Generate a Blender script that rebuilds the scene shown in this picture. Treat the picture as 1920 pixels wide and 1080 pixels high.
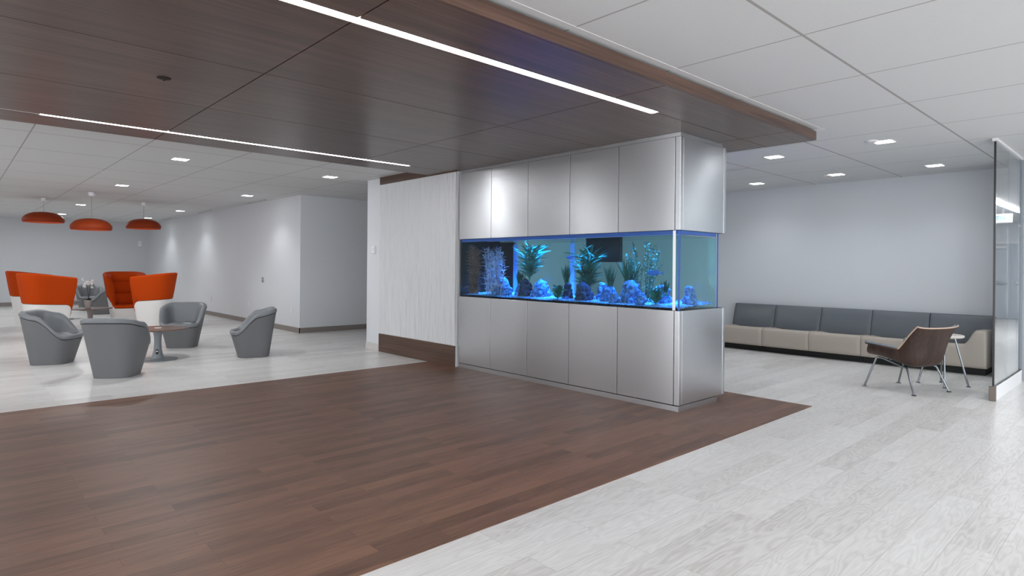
import bpy, bmesh, math, random
from mathutils import Vector, Matrix, noise
random.seed(7)
PI = math.pi
for o in list(bpy.data.objects): bpy.data.objects.remove(o)
S = bpy.context.scene
COL = S.collection

# ------------------------------------------------------------------ camera
FPX, YAW, ROLL, SHY = 1142.16, 0.82427, -0.0089081, -40.17
EYE = 1.35
fw = Vector((math.cos(YAW), math.sin(YAW), 0)); rt = Vector((math.sin(YAW), -math.cos(YAW), 0)); dn = Vector((0, 0, -1))
r2 = rt*math.cos(ROLL) + dn*math.sin(ROLL); d2 = dn*math.cos(ROLL) - rt*math.sin(ROLL)
cd = bpy.data.cameras.new('camera'); cam = bpy.data.objects.new('camera', cd); COL.objects.link(cam)
cd.sensor_width = 36; cd.lens = FPX*36/1920; cd.shift_y = SHY/1920; cd.clip_start = .05; cd.clip_end = 200
m = Matrix.Identity(4)
for i in range(3):
    m[i][0] = r2[i]; m[i][1] = -d2[i]; m[i][2] = -fw[i]
m[2][3] = EYE
cam.matrix_world = m
S.camera = cam
# ------------------------------------------------------------------ world (even fill light through room sides left open; no glazing is modelled)
W = bpy.data.worlds.new('world'); S.world = W; W.use_nodes = True
W.node_tree.nodes['Background'].inputs[0].default_value = (.93, .965, 1, 1)
W.node_tree.nodes['Background'].inputs[1].default_value = 2.3
# ------------------------------------------------------------------ exposure
S.view_settings.view_transform = 'Standard'; S.view_settings.look = 'None'
S.view_settings.exposure = 1.0; S.view_settings.gamma = 1; S.view_settings.use_curve_mapping = False
S.cycles.transparent_max_bounces = 24
S.cycles.max_bounces = 10; S.cycles.diffuse_bounces = 6
S.cycles.caustics_reflective = False; S.cycles.caustics_refractive = False
# lamp powers
P_DOWN, P_SPOT, E_DIFF, E_LED, P_TANK, P_LINE = 13, 17, 9, 13, 34, 58

def lamp(name, kind, loc, power, color=(1, 1, 1), size=.2, size_y=None, rot=(0, 0, 0), parent=None, spot=None, blend=.5):
    l = bpy.data.lights.new(name, kind); l.energy = power; l.color = color
    if kind == 'AREA':
        l.size = size
        if size_y: l.shape = 'RECTANGLE'; l.size_y = size_y
    elif kind == 'SPOT':
        l.spot_size = spot; l.spot_blend = blend; l.shadow_soft_size = size
    else: l.shadow_soft_size = size
    o = bpy.data.objects.new(name, l); COL.objects.link(o); o.location = loc; o.rotation_euler = rot
    if parent: o.parent = parent
    return o

# ------------------------------------------------------------------ materials
def srgb(r, g, b):
    f = lambda c: c/12.92 if c <= .04045 else ((c+.055)/1.055)**2.4
    return (f(r/255), f(g/255), f(b/255), 1)
MATS = {}
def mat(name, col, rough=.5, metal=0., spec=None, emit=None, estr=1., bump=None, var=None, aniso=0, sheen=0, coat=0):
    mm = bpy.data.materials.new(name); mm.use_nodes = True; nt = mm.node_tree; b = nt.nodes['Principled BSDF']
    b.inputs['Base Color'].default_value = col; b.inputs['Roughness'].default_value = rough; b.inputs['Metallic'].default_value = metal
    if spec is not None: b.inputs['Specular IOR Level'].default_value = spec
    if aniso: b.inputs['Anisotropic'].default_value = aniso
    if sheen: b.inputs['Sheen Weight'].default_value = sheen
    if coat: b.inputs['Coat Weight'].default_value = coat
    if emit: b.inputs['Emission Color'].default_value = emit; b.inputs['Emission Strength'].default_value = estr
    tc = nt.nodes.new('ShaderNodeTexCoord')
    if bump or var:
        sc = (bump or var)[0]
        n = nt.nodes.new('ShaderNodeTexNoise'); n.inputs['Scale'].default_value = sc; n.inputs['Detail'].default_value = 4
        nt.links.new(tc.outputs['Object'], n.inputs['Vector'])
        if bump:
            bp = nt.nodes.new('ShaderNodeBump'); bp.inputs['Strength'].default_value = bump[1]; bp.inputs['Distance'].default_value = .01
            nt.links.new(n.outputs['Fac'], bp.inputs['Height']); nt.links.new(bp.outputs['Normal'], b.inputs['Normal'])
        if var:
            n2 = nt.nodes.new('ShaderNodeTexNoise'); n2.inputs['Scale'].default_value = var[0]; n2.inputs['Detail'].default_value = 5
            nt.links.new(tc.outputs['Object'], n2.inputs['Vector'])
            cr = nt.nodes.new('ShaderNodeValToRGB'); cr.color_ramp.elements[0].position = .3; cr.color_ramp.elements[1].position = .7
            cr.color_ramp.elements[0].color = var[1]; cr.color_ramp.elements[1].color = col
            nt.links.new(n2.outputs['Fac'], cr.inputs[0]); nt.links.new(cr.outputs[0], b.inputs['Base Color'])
    MATS[name] = mm
    return mm

class NB:
    """small node helper"""
    def __init__(s, name):
        s.m = bpy.data.materials.new(name); s.m.use_nodes = True; s.nt = s.m.node_tree; s.b = s.nt.nodes['Principled BSDF']
        s.tc = s.nt.nodes.new('ShaderNodeTexCoord').outputs['Object']; MATS[name] = s.m
    def n(s, t, **k):
        x = s.nt.nodes.new(t)
        for a, v in k.items():
            if a in x.inputs.keys(): 
                if isinstance(v, bpy.types.NodeSocket): s.nt.links.new(v, x.inputs[a])
                else: x.inputs[a].default_value = v
            else: setattr(x, a, v)
        return x
    def math(s, op, a, b=None, c=None):
        x = s.nt.nodes.new('ShaderNodeMath'); x.operation = op
        for i, v in enumerate((a, b, c)):
            if v is None: continue
            if isinstance(v, bpy.types.NodeSocket): s.nt.links.new(v, x.inputs[i])
            else: x.inputs[i].default_value = v
        return x.outputs[0]
    def mapping(s, vec, loc=(0, 0, 0), rot=(0, 0, 0), sc=(1, 1, 1)):
        x = s.nt.nodes.new('ShaderNodeMapping'); s.nt.links.new(vec, x.inputs[0])
        x.inputs[1].default_value = loc; x.inputs[2].default_value = rot; x.inputs[3].default_value = sc
        return x.outputs[0]
    def mix(s, f, a, b, mode='MIX'):
        x = s.nt.nodes.new('ShaderNodeMix'); x.data_type = 'RGBA'; x.blend_type = mode
        for i, v in ((0, f), (6, a), (7, b)):
            if isinstance(v, bpy.types.NodeSocket): s.nt.links.new(v, x.inputs[i])
            else: x.inputs[i].default_value = v
        return x.outputs[2]
    def ramp(s, f, *els):
        x = s.nt.nodes.new('ShaderNodeValToRGB'); s.nt.links.new(f, x.inputs[0]); e = x.color_ramp.elements
        while len(e) < len(els): e.new(.5)
        for i, (p, c) in enumerate(els): e[i].position = p; e[i].color = c
        return x.outputs[0]
    def set(s, sock, v):
        if isinstance(v, bpy.types.NodeSocket): s.nt.links.new(v, s.b.inputs[sock])
        else: s.b.inputs[sock].default_value = v
    def bump(s, h, st, dist=.005):
        x = s.n('ShaderNodeBump', Strength=st, Distance=dist); s.nt.links.new(h, x.inputs['Height']); s.set('Normal', x.outputs[0])

def plank_mat(name, length, width, dark, mid, light, seam, fig, rough, spec, contrast, seamw=.0012):
    k = NB(name)
    br = k.n('ShaderNodeTexBrick', offset=.37, offset_frequency=2, squash=1)
    k.nt.links.new(k.tc, br.inputs['Vector'])
    for a, v in (('Color1', (0, 0, 0, 1)), ('Color2', (1, 1, 1, 1)), ('Mortar', (.5, .5, .5, 1)), ('Scale', 1.), ('Mortar Size', seamw), ('Mortar Smooth', .1), ('Bias', 0.), ('Brick Width', length), ('Row Height', width)):
        br.inputs[a].default_value = v
    rnd = k.n('ShaderNodeSeparateColor'); k.nt.links.new(br.outputs['Color'], rnd.inputs[0]); rv = rnd.outputs[0]
    off = k.n('ShaderNodeCombineXYZ'); k.nt.links.new(k.math('MULTIPLY', rv, 37.), off.inputs[0]); k.nt.links.new(k.math('MULTIPLY', rv, 11.), off.inputs[1])
    add = k.n('ShaderNodeVectorMath', operation='ADD'); k.nt.links.new(k.tc, add.inputs[0]); k.nt.links.new(off.outputs[0], add.inputs[1])
    v = add.outputs[0]
    warp = k.n('ShaderNodeTexNoise', Scale=1., Detail=2.); k.nt.links.new(k.mapping(v, sc=(1.5, 8, 1)), warp.inputs['Vector'])
    rings = k.math('MULTIPLY', warp.outputs['Fac'], fig)
    rings = k.math('PINGPONG', rings, 1.)
    fine = k.n('ShaderNodeTexNoise', Scale=1., Detail=6., Roughness=.65); k.nt.links.new(k.mapping(v, sc=(5, 90, 1)), fine.inputs['Vector'])
    broad = k.n('ShaderNodeTexNoise', Scale=1., Detail=3.); k.nt.links.new(k.mapping(v, sc=(1.3, 9, 1)), broad.inputs['Vector'])
    t = k.math('ADD', k.math('MULTIPLY', rings, contrast[0]), k.math('MULTIPLY', fine.outputs['Fac'], contrast[1]))
    t = k.math('ADD', t, k.math('MULTIPLY', rv, contrast[2]))
    t = k.math('ADD', t, k.math('MULTIPLY', broad.outputs['Fac'], contrast[3]))
    c = k.ramp(t, (.25, dark), (.5, mid), (.78, light))
    c = k.mix(k.math('MULTIPLY', br.outputs['Fac'], .7), c, seam)
    k.set('Base Color', c); k.set('Roughness', rough); k.set('Specular IOR Level', spec)
    k.bump(fine.outputs['Fac'], .08, .003)
    return k.m
FL_LIGHT = plank_mat('pale_plank_floor', 1.22, .184, srgb(178, 173, 169), srgb(206, 204, 202), srgb(224, 223, 223), srgb(160, 154, 150), 26., .32, .45, (.15, .42, .2, .26))
FL_DARK = plank_mat('dark_plank_floor', .92, .105, srgb(64, 44, 36), srgb(97, 71, 59), srgb(126, 93, 76), srgb(54, 40, 34), 6., .44, .3, (.08, .62, .22, .3), .0008)

def veneer(name, axis, a, b, c, rough, sc=1.):
    """straight-grained veneer, grain running along axis"""
    k = NB(name)
    s3 = [70*sc, 70*sc, 70*sc]; s3[axis] = 1.2
    f = k.n('ShaderNodeTexNoise', Scale=1., Detail=6., Roughness=.6); k.nt.links.new(k.mapping(k.tc, sc=tuple(s3)), f.inputs['Vector'])
    s4 = [9*sc, 9*sc, 9*sc]; s4[axis] = .5
    g = k.n('ShaderNodeTexNoise', Scale=1., Detail=3.); k.nt.links.new(k.mapping(k.tc, sc=tuple(s4)), g.inputs['Vector'])
    t = k.math('ADD', k.math('MULTIPLY', f.outputs['Fac'], .62), k.math('MULTIPLY', g.outputs['Fac'], .38))
    k.set('Base Color', k.ramp(t, (.35, a), (.5, b), (.66, c))); k.set('Roughness', rough); k.set('Specular IOR Level', .5)
    k.bump(f.outputs['Fac'], .05, .002)
    return k.m
W_CAN = veneer('dark_walnut_veneer_canopy', 0, srgb(62, 44, 36), srgb(84, 62, 52), srgb(108, 82, 70), .3)
W_BASE = veneer('dark_walnut_veneer_strip', 1, srgb(58, 40, 32), srgb(80, 58, 47), srgb(98, 72, 58), .4)
W_CHAIR = veneer('walnut_plywood', 2, srgb(30, 18, 14), srgb(52, 33, 25), srgb(74, 49, 38), .45, .8)
W_TOP = veneer('walnut_table_top', 0, srgb(76, 58, 50), srgb(100, 78, 68), srgb(116, 92, 80), .3)
PLY = mat('pale_plywood_edge', srgb(190, 165, 145), .5)

def ceiling_mat(name, x0, dx, y0, dy):
    k = NB(name)
    sp = k.n('ShaderNodeSeparateXYZ'); k.nt.links.new(k.tc, sp.inputs[0])
    def line(s, o, d, w):
        f = k.math('MODULO', k.math('ADD', k.math('DIVIDE', k.math('SUBTRACT', s, o), d), 100.5), 1.)
        f = k.math('ABSOLUTE', k.math('SUBTRACT', f, .5))
        return k.math('LESS_THAN', k.math('MULTIPLY', f, d), w)
    l1 = line(sp.outputs[0], x0, dx, .0065); l2 = line(sp.outputs[1], y0, dy, .0095)
    ln = k.math('MAXIMUM', l1, l2)
    no = k.n('ShaderNodeTexNoise', Scale=180., Detail=2.); k.nt.links.new(k.tc, no.inputs['Vector'])
    base = k.mix(no.outputs['Fac'], srgb(202, 203, 203), srgb(213, 214, 214))
    k.set('Base Color', k.mix(ln, base, srgb(160, 156, 154))); k.set('Roughness', .8)
    k.bump(no.outputs['Fac'], .1, .002)
    return k.m
CEIL_R = ceiling_mat('ceiling_tiles', 3.69, 1.053, 1.482, 1.2225)
CEIL_L = ceiling_mat('ceiling_tiles_lounge', 1.68, 1.053, 8.18, 1.2225)

def steel_mat():
    k = NB('brushed_steel')
    f = k.n('ShaderNodeTexNoise', Scale=1., Detail=3.); k.nt.links.new(k.mapping(k.tc, sc=(6, 6, 420)), f.inputs['Vector'])
    k.set('Base Color', k.mix(f.outputs['Fac'], srgb(206, 207, 210), srgb(222, 223, 226)))
    k.set('Metallic', 1.); k.set('Roughness', .27)
    k.set('Anisotropic', .8)   # brushed sideways, so highlights smear up and down
    tg = k.n('ShaderNodeCombineXYZ'); tg.inputs[2].default_value = 1; k.nt.links.new(tg.outputs[0], k.b.inputs['Tangent'])
    return k.m
STEEL = steel_mat()
CHROME = mat('polished_chrome', srgb(142, 145, 149), .24, 1.)
BRONZE = mat('brushed_bronze_metal', srgb(112, 102, 96), .3, 1.)
WALL = mat('white_wall_paint', srgb(208, 210, 214), .75, bump=(160, .04))
WALLP = mat('grey_wall_paint', srgb(196, 198, 202), .75, bump=(160, .04))
BASEB = mat('taupe_baseboard', srgb(128, 120, 115), .5)
BASEL = mat('pale_baseboard', srgb(196, 192, 190), .5)
WHITE = mat('white_plastic', srgb(226, 227, 229), .4)
WHITE2 = mat('white_metal_trim', srgb(214, 214, 216), .4)
BLACK = mat('black_plastic', srgb(14, 14, 15), .5)
BLACKG = mat('black_edge', srgb(10, 10, 12), .3)
DIFF = mat('lit_white_diffuser', (1, 1, 1, 1), .5, emit=(.95, .98, 1, 1), estr=E_DIFF)
LED = mat('lit_led_diffuser', (1, 1, 1, 1), .5, emit=(.98, .99, 1, 1), estr=E_LED)
LEDOFF = mat('unlit_led_diffuser', srgb(215, 217, 220), .4)
GREY = mat('grey_leather', srgb(112, 115, 119), .42, bump=(350, .12))
GREYB = mat('grey_leather_shell', srgb(103, 104, 106), .55, spec=.35, bump=(350, .12))
SEATB = mat('taupe_leather', srgb(164, 154, 144), .5, bump=(300, .08))
BACKG = mat('charcoal_grey_leather', srgb(86, 91, 97), .45, bump=(300, .08))
CHGREY = mat('blue_grey_upholstery', srgb(120, 126, 133), .7, bump=(400, .1))
ORANGE = mat('orange_felt', srgb(176, 60, 4), .9, spec=.15, bump=(420, .2))
ORPEND = mat('orange_lacquer', srgb(138, 48, 8), .6, spec=.25)
ORIN = mat('orange_lit_inside', srgb(226, 92, 40), .5)  # lighter orange paints in the lit underside; no bulb inside
SHELLW = mat('white_moulded_shell', srgb(222, 220, 218), .4)
GREYM = mat('grey_painted_metal', srgb(128, 134, 140), .4)
CORD = mat('pale_cord', srgb(150, 140, 138), .6)
SOFAB = mat('black_plinth', srgb(10, 10, 11), .6)
DOORG = mat('grey_door_paint', srgb(176, 182, 190), .5)
GROOVE = mat('dark_seam', srgb(38, 28, 24), .8)
SIGNB = mat('sign_blue', srgb(40, 120, 190), .5, emit=srgb(60, 150, 220), estr=1.2)
POT = mat('grey_pot', srgb(176, 168, 166), .5)
PETAL = mat('white_petal', srgb(236, 230, 230), .6)
LEAFD = mat('dark_green_leaf', srgb(34, 48, 38), .5)
# aquarium
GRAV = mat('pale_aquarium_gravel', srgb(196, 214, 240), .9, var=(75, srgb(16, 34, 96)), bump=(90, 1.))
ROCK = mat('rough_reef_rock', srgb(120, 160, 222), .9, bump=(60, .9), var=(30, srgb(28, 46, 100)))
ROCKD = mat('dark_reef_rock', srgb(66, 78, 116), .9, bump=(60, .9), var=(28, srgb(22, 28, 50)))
PL_TEAL = mat('teal_leaf', srgb(50, 160, 142), .6, var=(9, srgb(14, 78, 72)))
PL_GREEN = mat('deep_green_leaf', srgb(32, 112, 88), .6, var=(12, srgb(12, 54, 48)))
PL_PURP = mat('purple_branch', srgb(170, 118, 112), .7, var=(12, srgb(96, 62, 62)))
PL_LILAC = mat('lilac_frond', srgb(232, 226, 250), .7, var=(14, srgb(128, 108, 150)))
FISH = mat('blue_fish', srgb(70, 110, 200), .4)
TANKBLK = mat('black_acrylic', srgb(16, 20, 30), .3)
EDGEB = mat('blue_acrylic_edge', srgb(30, 84, 170), .2)
EDGEW = mat('white_edge', srgb(236, 242, 244), .25)
STREAK = mat('pale_blue_reflection', srgb(150, 190, 245), .4)  # pale colour of light reflections

def see_through(name, tint, ior, rough=0.):
    mm = bpy.data.materials.new(name); mm.use_nodes = True; nt = mm.node_tree; nt.nodes.clear()
    o = nt.nodes.new('ShaderNodeOutputMaterial'); mx = nt.nodes.new('ShaderNodeMixShader'); tr = nt.nodes.new('ShaderNodeBsdfTransparent'); gl = nt.nodes.new('ShaderNodeBsdfGlossy'); fr = nt.nodes.new('ShaderNodeFresnel')
    tr.inputs[0].default_value = tint; gl.inputs['Roughness'].default_value = rough; fr.inputs[0].default_value = ior
    # fresnel from the outward normal only, so the back faces of a pane are not treated as total reflection
    geo = nt.nodes.new('ShaderNodeNewGeometry'); vm = nt.nodes.new('ShaderNodeMix'); vm.data_type = 'FLOAT'
    vm.inputs[2].default_value = ior; vm.inputs[3].default_value = 1/ior
    nt.links.new(geo.outputs['Backfacing'], vm.inputs[0]); nt.links.new(vm.outputs[0], fr.inputs[0])
    nt.links.new(fr.outputs[0], mx.inputs[0]); nt.links.new(tr.outputs[0], mx.inputs[1]); nt.links.new(gl.outputs[0], mx.inputs[2]); nt.links.new(mx.outputs[0], o.inputs[0])
    MATS[name] = mm; return mm
GLASS = see_through('clear_glass', (.93, .96, .97, 1), 1.5)
TGLASS = see_through('aquarium_glass', (.96, .985, .99, 1), 1.3)
WATER = see_through('aquarium_water', (.64, .90, .95, 1), 1.05)

# ------------------------------------------------------------------ mesh helpers
class MB:
    def __init__(s): s.bm = bmesh.new()
    def box(s, a, b, bev=0., seg=2):
        t = bmesh.new(); bmesh.ops.create_cube(t, size=1)
        for v in t.verts: v.co = Vector([a[i] + (v.co[i]+.5)*(b[i]-a[i]) for i in range(3)])
        if bev: bmesh.ops.bevel(t, geom=t.edges[:], offset=bev, segments=seg, profile=.5, affect='EDGES')
        return s.merge(t)
    def merge(s, t, mtx=None):
        if mtx is not None: bmesh.ops.transform(t, matrix=mtx, verts=t.verts)
        me = bpy.data.meshes.new('t'); t.to_mesh(me); t.free(); s.bm.from_mesh(me); bpy.data.meshes.remove(me); return s
    def quad(s, *pts):
        s.bm.faces.new([s.bm.verts.new(p) for p in pts]); return s
    def grid(s, rows, closed_u=False, closed_v=False):
        R = [[s.bm.verts.new(p) for p in r] for r in rows]
        nr, nc = len(R), len(R[0])
        for i in range(nr if closed_v else nr-1):
            for j in range(nc if closed_u else nc-1):
                q = [R[i][j], R[i][(j+1) % nc], R[(i+1) % nr][(j+1) % nc], R[(i+1) % nr][j]]
                try: s.bm.faces.new(q)
                except ValueError: pass
        return R
    def cap(s, ring, flip=False):
        s.bm.faces.new(ring[::-1] if flip else ring)
    def tube(s, pts, r, n=10, cap=True):
        pts = [Vector(p) for p in pts]; rs = r if isinstance(r, (list, tuple)) else [r]*len(pts)
        rows = []; up = None
        for i, p in enumerate(pts):
            d = (pts[min(i+1, len(pts)-1)] - pts[max(i-1, 0)]).normalized()
            if up is None: up = Vector((0, 0, 1)) if abs(d.z) < .9 else Vector((1, 0, 0))
            a = d.cross(up).normalized(); up = a.cross(d).normalized()
            rows.append([p + (a*math.cos(2*PI*k/n) + up*math.sin(2*PI*k/n))*rs[i] for k in range(n)])
        R = s.grid(rows, closed_u=True)
        if cap: s.cap(R[0]); s.cap(R[-1], True)
        return s
    def lathe(s, prof, n=32, c=(0, 0, 0), cap0=True, cap1=True):
        rows = [[(c[0]+r*math.cos(2*PI*k/n), c[1]+r*math.sin(2*PI*k/n), c[2]+z) for k in range(n)] for r, z in prof]
        R = s.grid(rows, closed_u=True)
        if cap0: s.cap(R[0], True)
        if cap1: s.cap(R[-1])
        return s
    def build(s, name, material, parent=None, smooth=False, loc=None, label=None, solid=None, bevel=None, sub=0, keepn=False):
        if not keepn: bmesh.ops.recalc_face_normals(s.bm, faces=s.bm.faces[:])
        me = bpy.data.meshes.new(name); s.bm.to_mesh(me); s.bm.free()
        if smooth:
            me.polygons.foreach_set('use_smooth', [True]*len(me.polygons))
            try: me.set_sharp_from_angle(angle=math.radians(smooth if smooth > 1 else 40))
            except Exception: pass
        for mm in (material if isinstance(material, (list, tuple)) else [material]): me.materials.append(mm)
        o = bpy.data.objects.new(name, me); COL.objects.link(o)
        if parent: o.parent = parent
        if loc: o.location = loc
        if label: o['label'] = label
        if solid:
            q = o.modifiers.new('solid', 'SOLIDIFY'); q.thickness = solid[0]; q.offset = solid[1]
        if bevel:
            q = o.modifiers.new('bevel', 'BEVEL'); q.width = bevel; q.segments = 2; q.limit_method = 'ANGLE'
        if sub:
            q = o.modifiers.new('sub', 'SUBSURF'); q.levels = sub; q.render_levels = sub
        return o
def thing(name, label, cat, loc=(0, 0, 0), rz=0., group=None):
    o = bpy.data.objects.new(name, None); COL.objects.link(o); o.location = loc; o.rotation_euler = (0, 0, rz)
    o.empty_display_size = .1; o['label'] = label; o['category'] = cat
    if group: o['group'] = group
    return o
def tag(o, label, cat, group=None):
    o['label'] = label; o['category'] = cat
    if group: o['group'] = group
    return o
def struct(name, mb, material, label=None, **k):
    o = mb.build(name, material, **k); o['kind'] = 'structure'
    if label: o['label'] = label
    return o
def copy_tree(o, parent=None):
    c = o.copy(); COL.objects.link(c)
    if parent: c.parent = parent
    for ch in list(o.children): copy_tree(ch, c)
    return c
def BX(a, b, bev=0.): return MB().box(a, b, bev)

# ================================================================== THE SETTING
H = 2.73
struct('floor', BX((-7, -6, -.1), (23, 25, 0)), FL_LIGHT, 'pale washed plank floor')
struct('floor_inlay', BX((-7, 2.385, 0), (6.25, 7.09, .003)), FL_DARK, 'dark brown plank floor strip')
struct('ceiling', BX((-7, -6, H), (23, 5, H+.1)), CEIL_R, 'white tiled ceiling')
struct('ceiling_lounge', BX((-7, 5, H), (10.5, 25, H+.1)), CEIL_L, 'white tiled ceiling over the lounge')
struct('wall_right', BX((10.35, 1.3, 0), (10.5, 8.93, H)), WALLP, 'grey wall behind the long sofa')
struct('wall_center', BX((5.03, 6.49, 0), (5.83, 8.93, H)), WALL, 'white wall beside the decorative panel')
struct('wall_corridor', BX((5.83, 8.8, 0), (10.35, 8.93, H)), WALL)
struct('wall_lounge', BX((5.09, 11.65, 0), (9, 24.2, H)), WALL, 'white lounge wall washed by downlights')
struct('wall_end', BX((9, 8.93, 0), (9.1, 11.65, H)), WALL)
struct('wall_back', BX((-5, 24.05, 0), (5.09, 24.2, H)), WALLP, 'grey back wall of the lounge')
struct('wall_left', BX((-5.1, 9.3, 0), (-5, 24.2, H)), WALL)  # unseen wall; near end placed to shape reflections in the steel
struct('wall_pier', BX((9.61, 1.22, 0), (10.35, 1.37, H)), mat('grey_pier_paint', srgb(150, 155, 162), .8))
struct('wall_passage', BX((10.35, 1.22, 0), (22, 1.3, H)), WALL)
struct('wall_far', BX((21.9, -2.2, 0), (22, 1.22, H)), WALL)
struct('wall_side', BX((9, -2.3, 0), (22, -2.2, H)), WALL)
struct('baseboard_lounge', BX((5.075, 11.635, 0), (5.089, 24.05, .1)), BASEB)
struct('baseboard_return', BX((5.075, 11.635, 0), (9, 11.649, .1)), BASEB)
struct('baseboard_back', BX((-5, 24.035, 0), (5.075, 24.049, .12)), BASEB)
struct('baseboard_center', BX((5.015, 8.445, 0), (5.029, 8.93, .1)), BASEL)
struct('trim_1', BX((-7, 2.325, 2.7275), (6.35, 2.375, 2.7299)).box((6.30, 2.3755, 2.7275), (6.35, 3.4, 2.7299)), WHITE2, 'white ceiling trim round the wood canopy')

# door at the end of the passage (seen as a reflection in the glass partition)
struct('door_frame', BX((21.86, -1.5, 0), (21.9, -1.42, 2.2)).box((21.86, .32, 0), (21.9, .40, 2.2)).box((21.86, -1.5, 2.12), (21.9, .40, 2.2)), WHITE2)
for i, (a, b) in enumerate(((-1.42, -.56), (-.54, .32))):
    d = struct('door_%d' % (i+1), BX((21.87, a, 0.01), (21.895, b, 2.12)), DOORG, 'grey exit door')
    BX((21.83, a+.08, .98), (21.87, b-.08, 1.04), .008).build('push_bar', CHROME, d)
    BX((21.865, (a+b)/2-.16, 1.15), (21.869, (a+b)/2-.02, 1.8)).build('glass_slot', LEDOFF, d)
    BX((21.80, b-.4, 1.98), (21.87, b-.1, 2.05), .008).build('door_closer', WHITE2, d)
ex = thing('exit_sign', 'small white and blue EXIT sign hanging from the passage ceiling', 'sign', (17.2, -.05, 2.42))
BX((-.02, -.16, 0), (.02, .16, .2), .006).build('sign_box', WHITE, ex)
BX((-.01, -.01, .2), (.01, .01, .31)).build('hanger', WHITE2, ex)
cu = bpy.data.curves.new('exit', 'FONT'); cu.body = 'EXIT'; cu.size = .13; cu.align_x = 'CENTER'; cu.extrude = .002
to = bpy.data.objects.new('lettering', cu); COL.objects.link(to)
me = bpy.data.meshes.new_from_object(to.evaluated_get(bpy.context.evaluated_depsgraph_get())); bpy.data.objects.remove(to)
lo = bpy.data.objects.new('lettering', me); COL.objects.link(lo); me.materials.clear(); me.materials.append(SIGNB); lo.parent = ex
lo.rotation_euler = (PI/2, 0, -PI/2); lo.location = (-.023, 0, .055)

# ================================================================== CEILING CANOPY
can = thing('wood_canopy', 'dark wood ceiling canopy of large veneer panels above the aquarium', 'ceiling canopy', (0, 0, 2.62))
ZC = 2.626
xs = [-7, -2.68, -.57, 1.545, 3.67, 5.718, 6.275]; ys = [2.4, 2.88, 4.125, 5.36, 6.63, 7.1]
g = .004
for i in range(len(xs)-1):
    for j in range(len(ys)-1):
        b = MB()
        y0, y1 = ys[j]+g, ys[j+1]-g
        if xs[i] < 4.2:
            if j in (1,): y0 = 2.93
            if j == 0: y1 = 2.855
            if j == 4: y0 = 6.655
            if j == 3: y1 = 6.60
        b.box((xs[i]+g, y0, ZC-2.62), (xs[i+1]-g, y1, ZC+.02-2.62))
        b.build('panel', W_CAN, can)
# fill beside the strips beyond their ends
BX((4.27, 2.855, ZC-2.62), (5.71, 2.876, ZC+.02-2.62)).box((4.27, 2.884, ZC-2.62), (5.71, 2.934, ZC+.02-2.62)).build('filler_strip', W_CAN, can)
BX((4.33, 6.60, ZC-2.62), (5.71, 6.626, ZC+.02-2.62)).box((4.33, 6.634, ZC-2.62), (5.71, 6.657, ZC+.02-2.62)).build('filler_strip', W_CAN, can)
BX((-7, 2.41, ZC+.021-2.62), (6.265, 7.09, ZC+.08-2.62)).build('core', GROOVE, can)
BX((-7, 2.385, ZC-2.62), (6.29, 2.40, .092)).build('fascia', W_CAN, can)
BX((6.275, 2.40, ZC-2.62), (6.29, 7.1, .092)).build('fascia', W_BASE, can)
BX((-7, 7.1, ZC-2.62), (4.969, 7.115, .092)).build('fascia', W_CAN, can)
# recessed linear LED lights
for (y0, y1, xa, xb, lab) in ((2.858, 2.927, -6.5, 4.262, 'long bright linear ceiling light in the canopy nearest the right edge'), (6.603, 6.652, .575, 4.318, 'bright linear ceiling light near the lounge side of the wood canopy')):
    t = thing('linear_light', lab, 'ceiling light', ((xa+xb)/2, (y0+y1)/2, ZC), 0, 'linear lights in the wood canopy')
    L, w = (xb-xa)/2, (y1-y0)/2
    BX((-L, -w, .002), (L, w, .012)).build('diffuser', LED, t)
    BX((-L, -w-.001, .012), (L, w+.001, .019)).build('housing', WHITE2, t)
    if xa > 0: BX((-6.5-(xa+xb)/2, -w, .004), (-L-.002, w, .012)).build('unlit_run', LEDOFF, t)

# ================================================================== AQUARIUM CABINETS
XF, YR, YL, XB = 5.009, 3.11, 6.475, 5.86
seams = [3.166, 3.826, 4.488, 5.148, 5.810, 6.468]
def cabinet(name, label, z0, z1, plinth, top):
    c = thing(name, label, 'cabinet', (5.43, 4.79, 0))
    O = Vector((5.43, 4.79, 0))
    def B(a, b, bev=0.): return BX(Vector(a)-O, Vector(b)-O, bev)
    B((XF+.024, YR+.02, z0+.003), (XB-.02, YL-.002, z1-.001)).build('carcass', MATS['steel_dark'], c)
    for i in range(5):
        B((XF, seams[i]+.0035, z0), (XF+.022, seams[i+1]-.0035, z1), .0012).build('door', STEEL, c)
    # corner strip and the end panel
    B((XF, YR, z0), (XF+.05, seams[0]-.0035, z1), .0015).build('corner_trim', STEEL, c)
    B((XF+.053, YR, z0), (XB-.045, YR+.02, z1), .0012).build('end_panel', STEEL, c)
    B((XB-.042, YR-.004, z0), (XB, YR+.03, z1), .0015).build('corner_trim', STEEL, c)
    B((XB-.02, YR+.03, z0), (XB, YL-.002, z1), .001).build('rear_panel', STEEL, c)
    if plinth: B((XF+.001, YR+.005, 0.003), (XB-.13, YL-.002, z0-.008), .001).build('plinth', STEEL, c)
    if top: B((XF+.006, YR+.006, z1+.003), (XB-.06, YL-.01, 2.625), .001).build('top_trim', STEEL, c)
    return c
mat('steel_dark', srgb(26, 26, 28), .6)
cabinet('base_cabinet', 'brushed steel base cabinet carrying the aquarium on the dark floor', .062, .948, True, False)
cabinet('upper_cabinet', 'brushed steel upper cabinet hanging above the aquarium', 1.708, 2.584, False, True)
tag(BX((4.985, 6.478, .0), (5.028, 6.489, 2.62)).build('edge_trim', WHITE2), 'thin white vertical trim between wavy panel and steel doors', 'trim')

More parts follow.
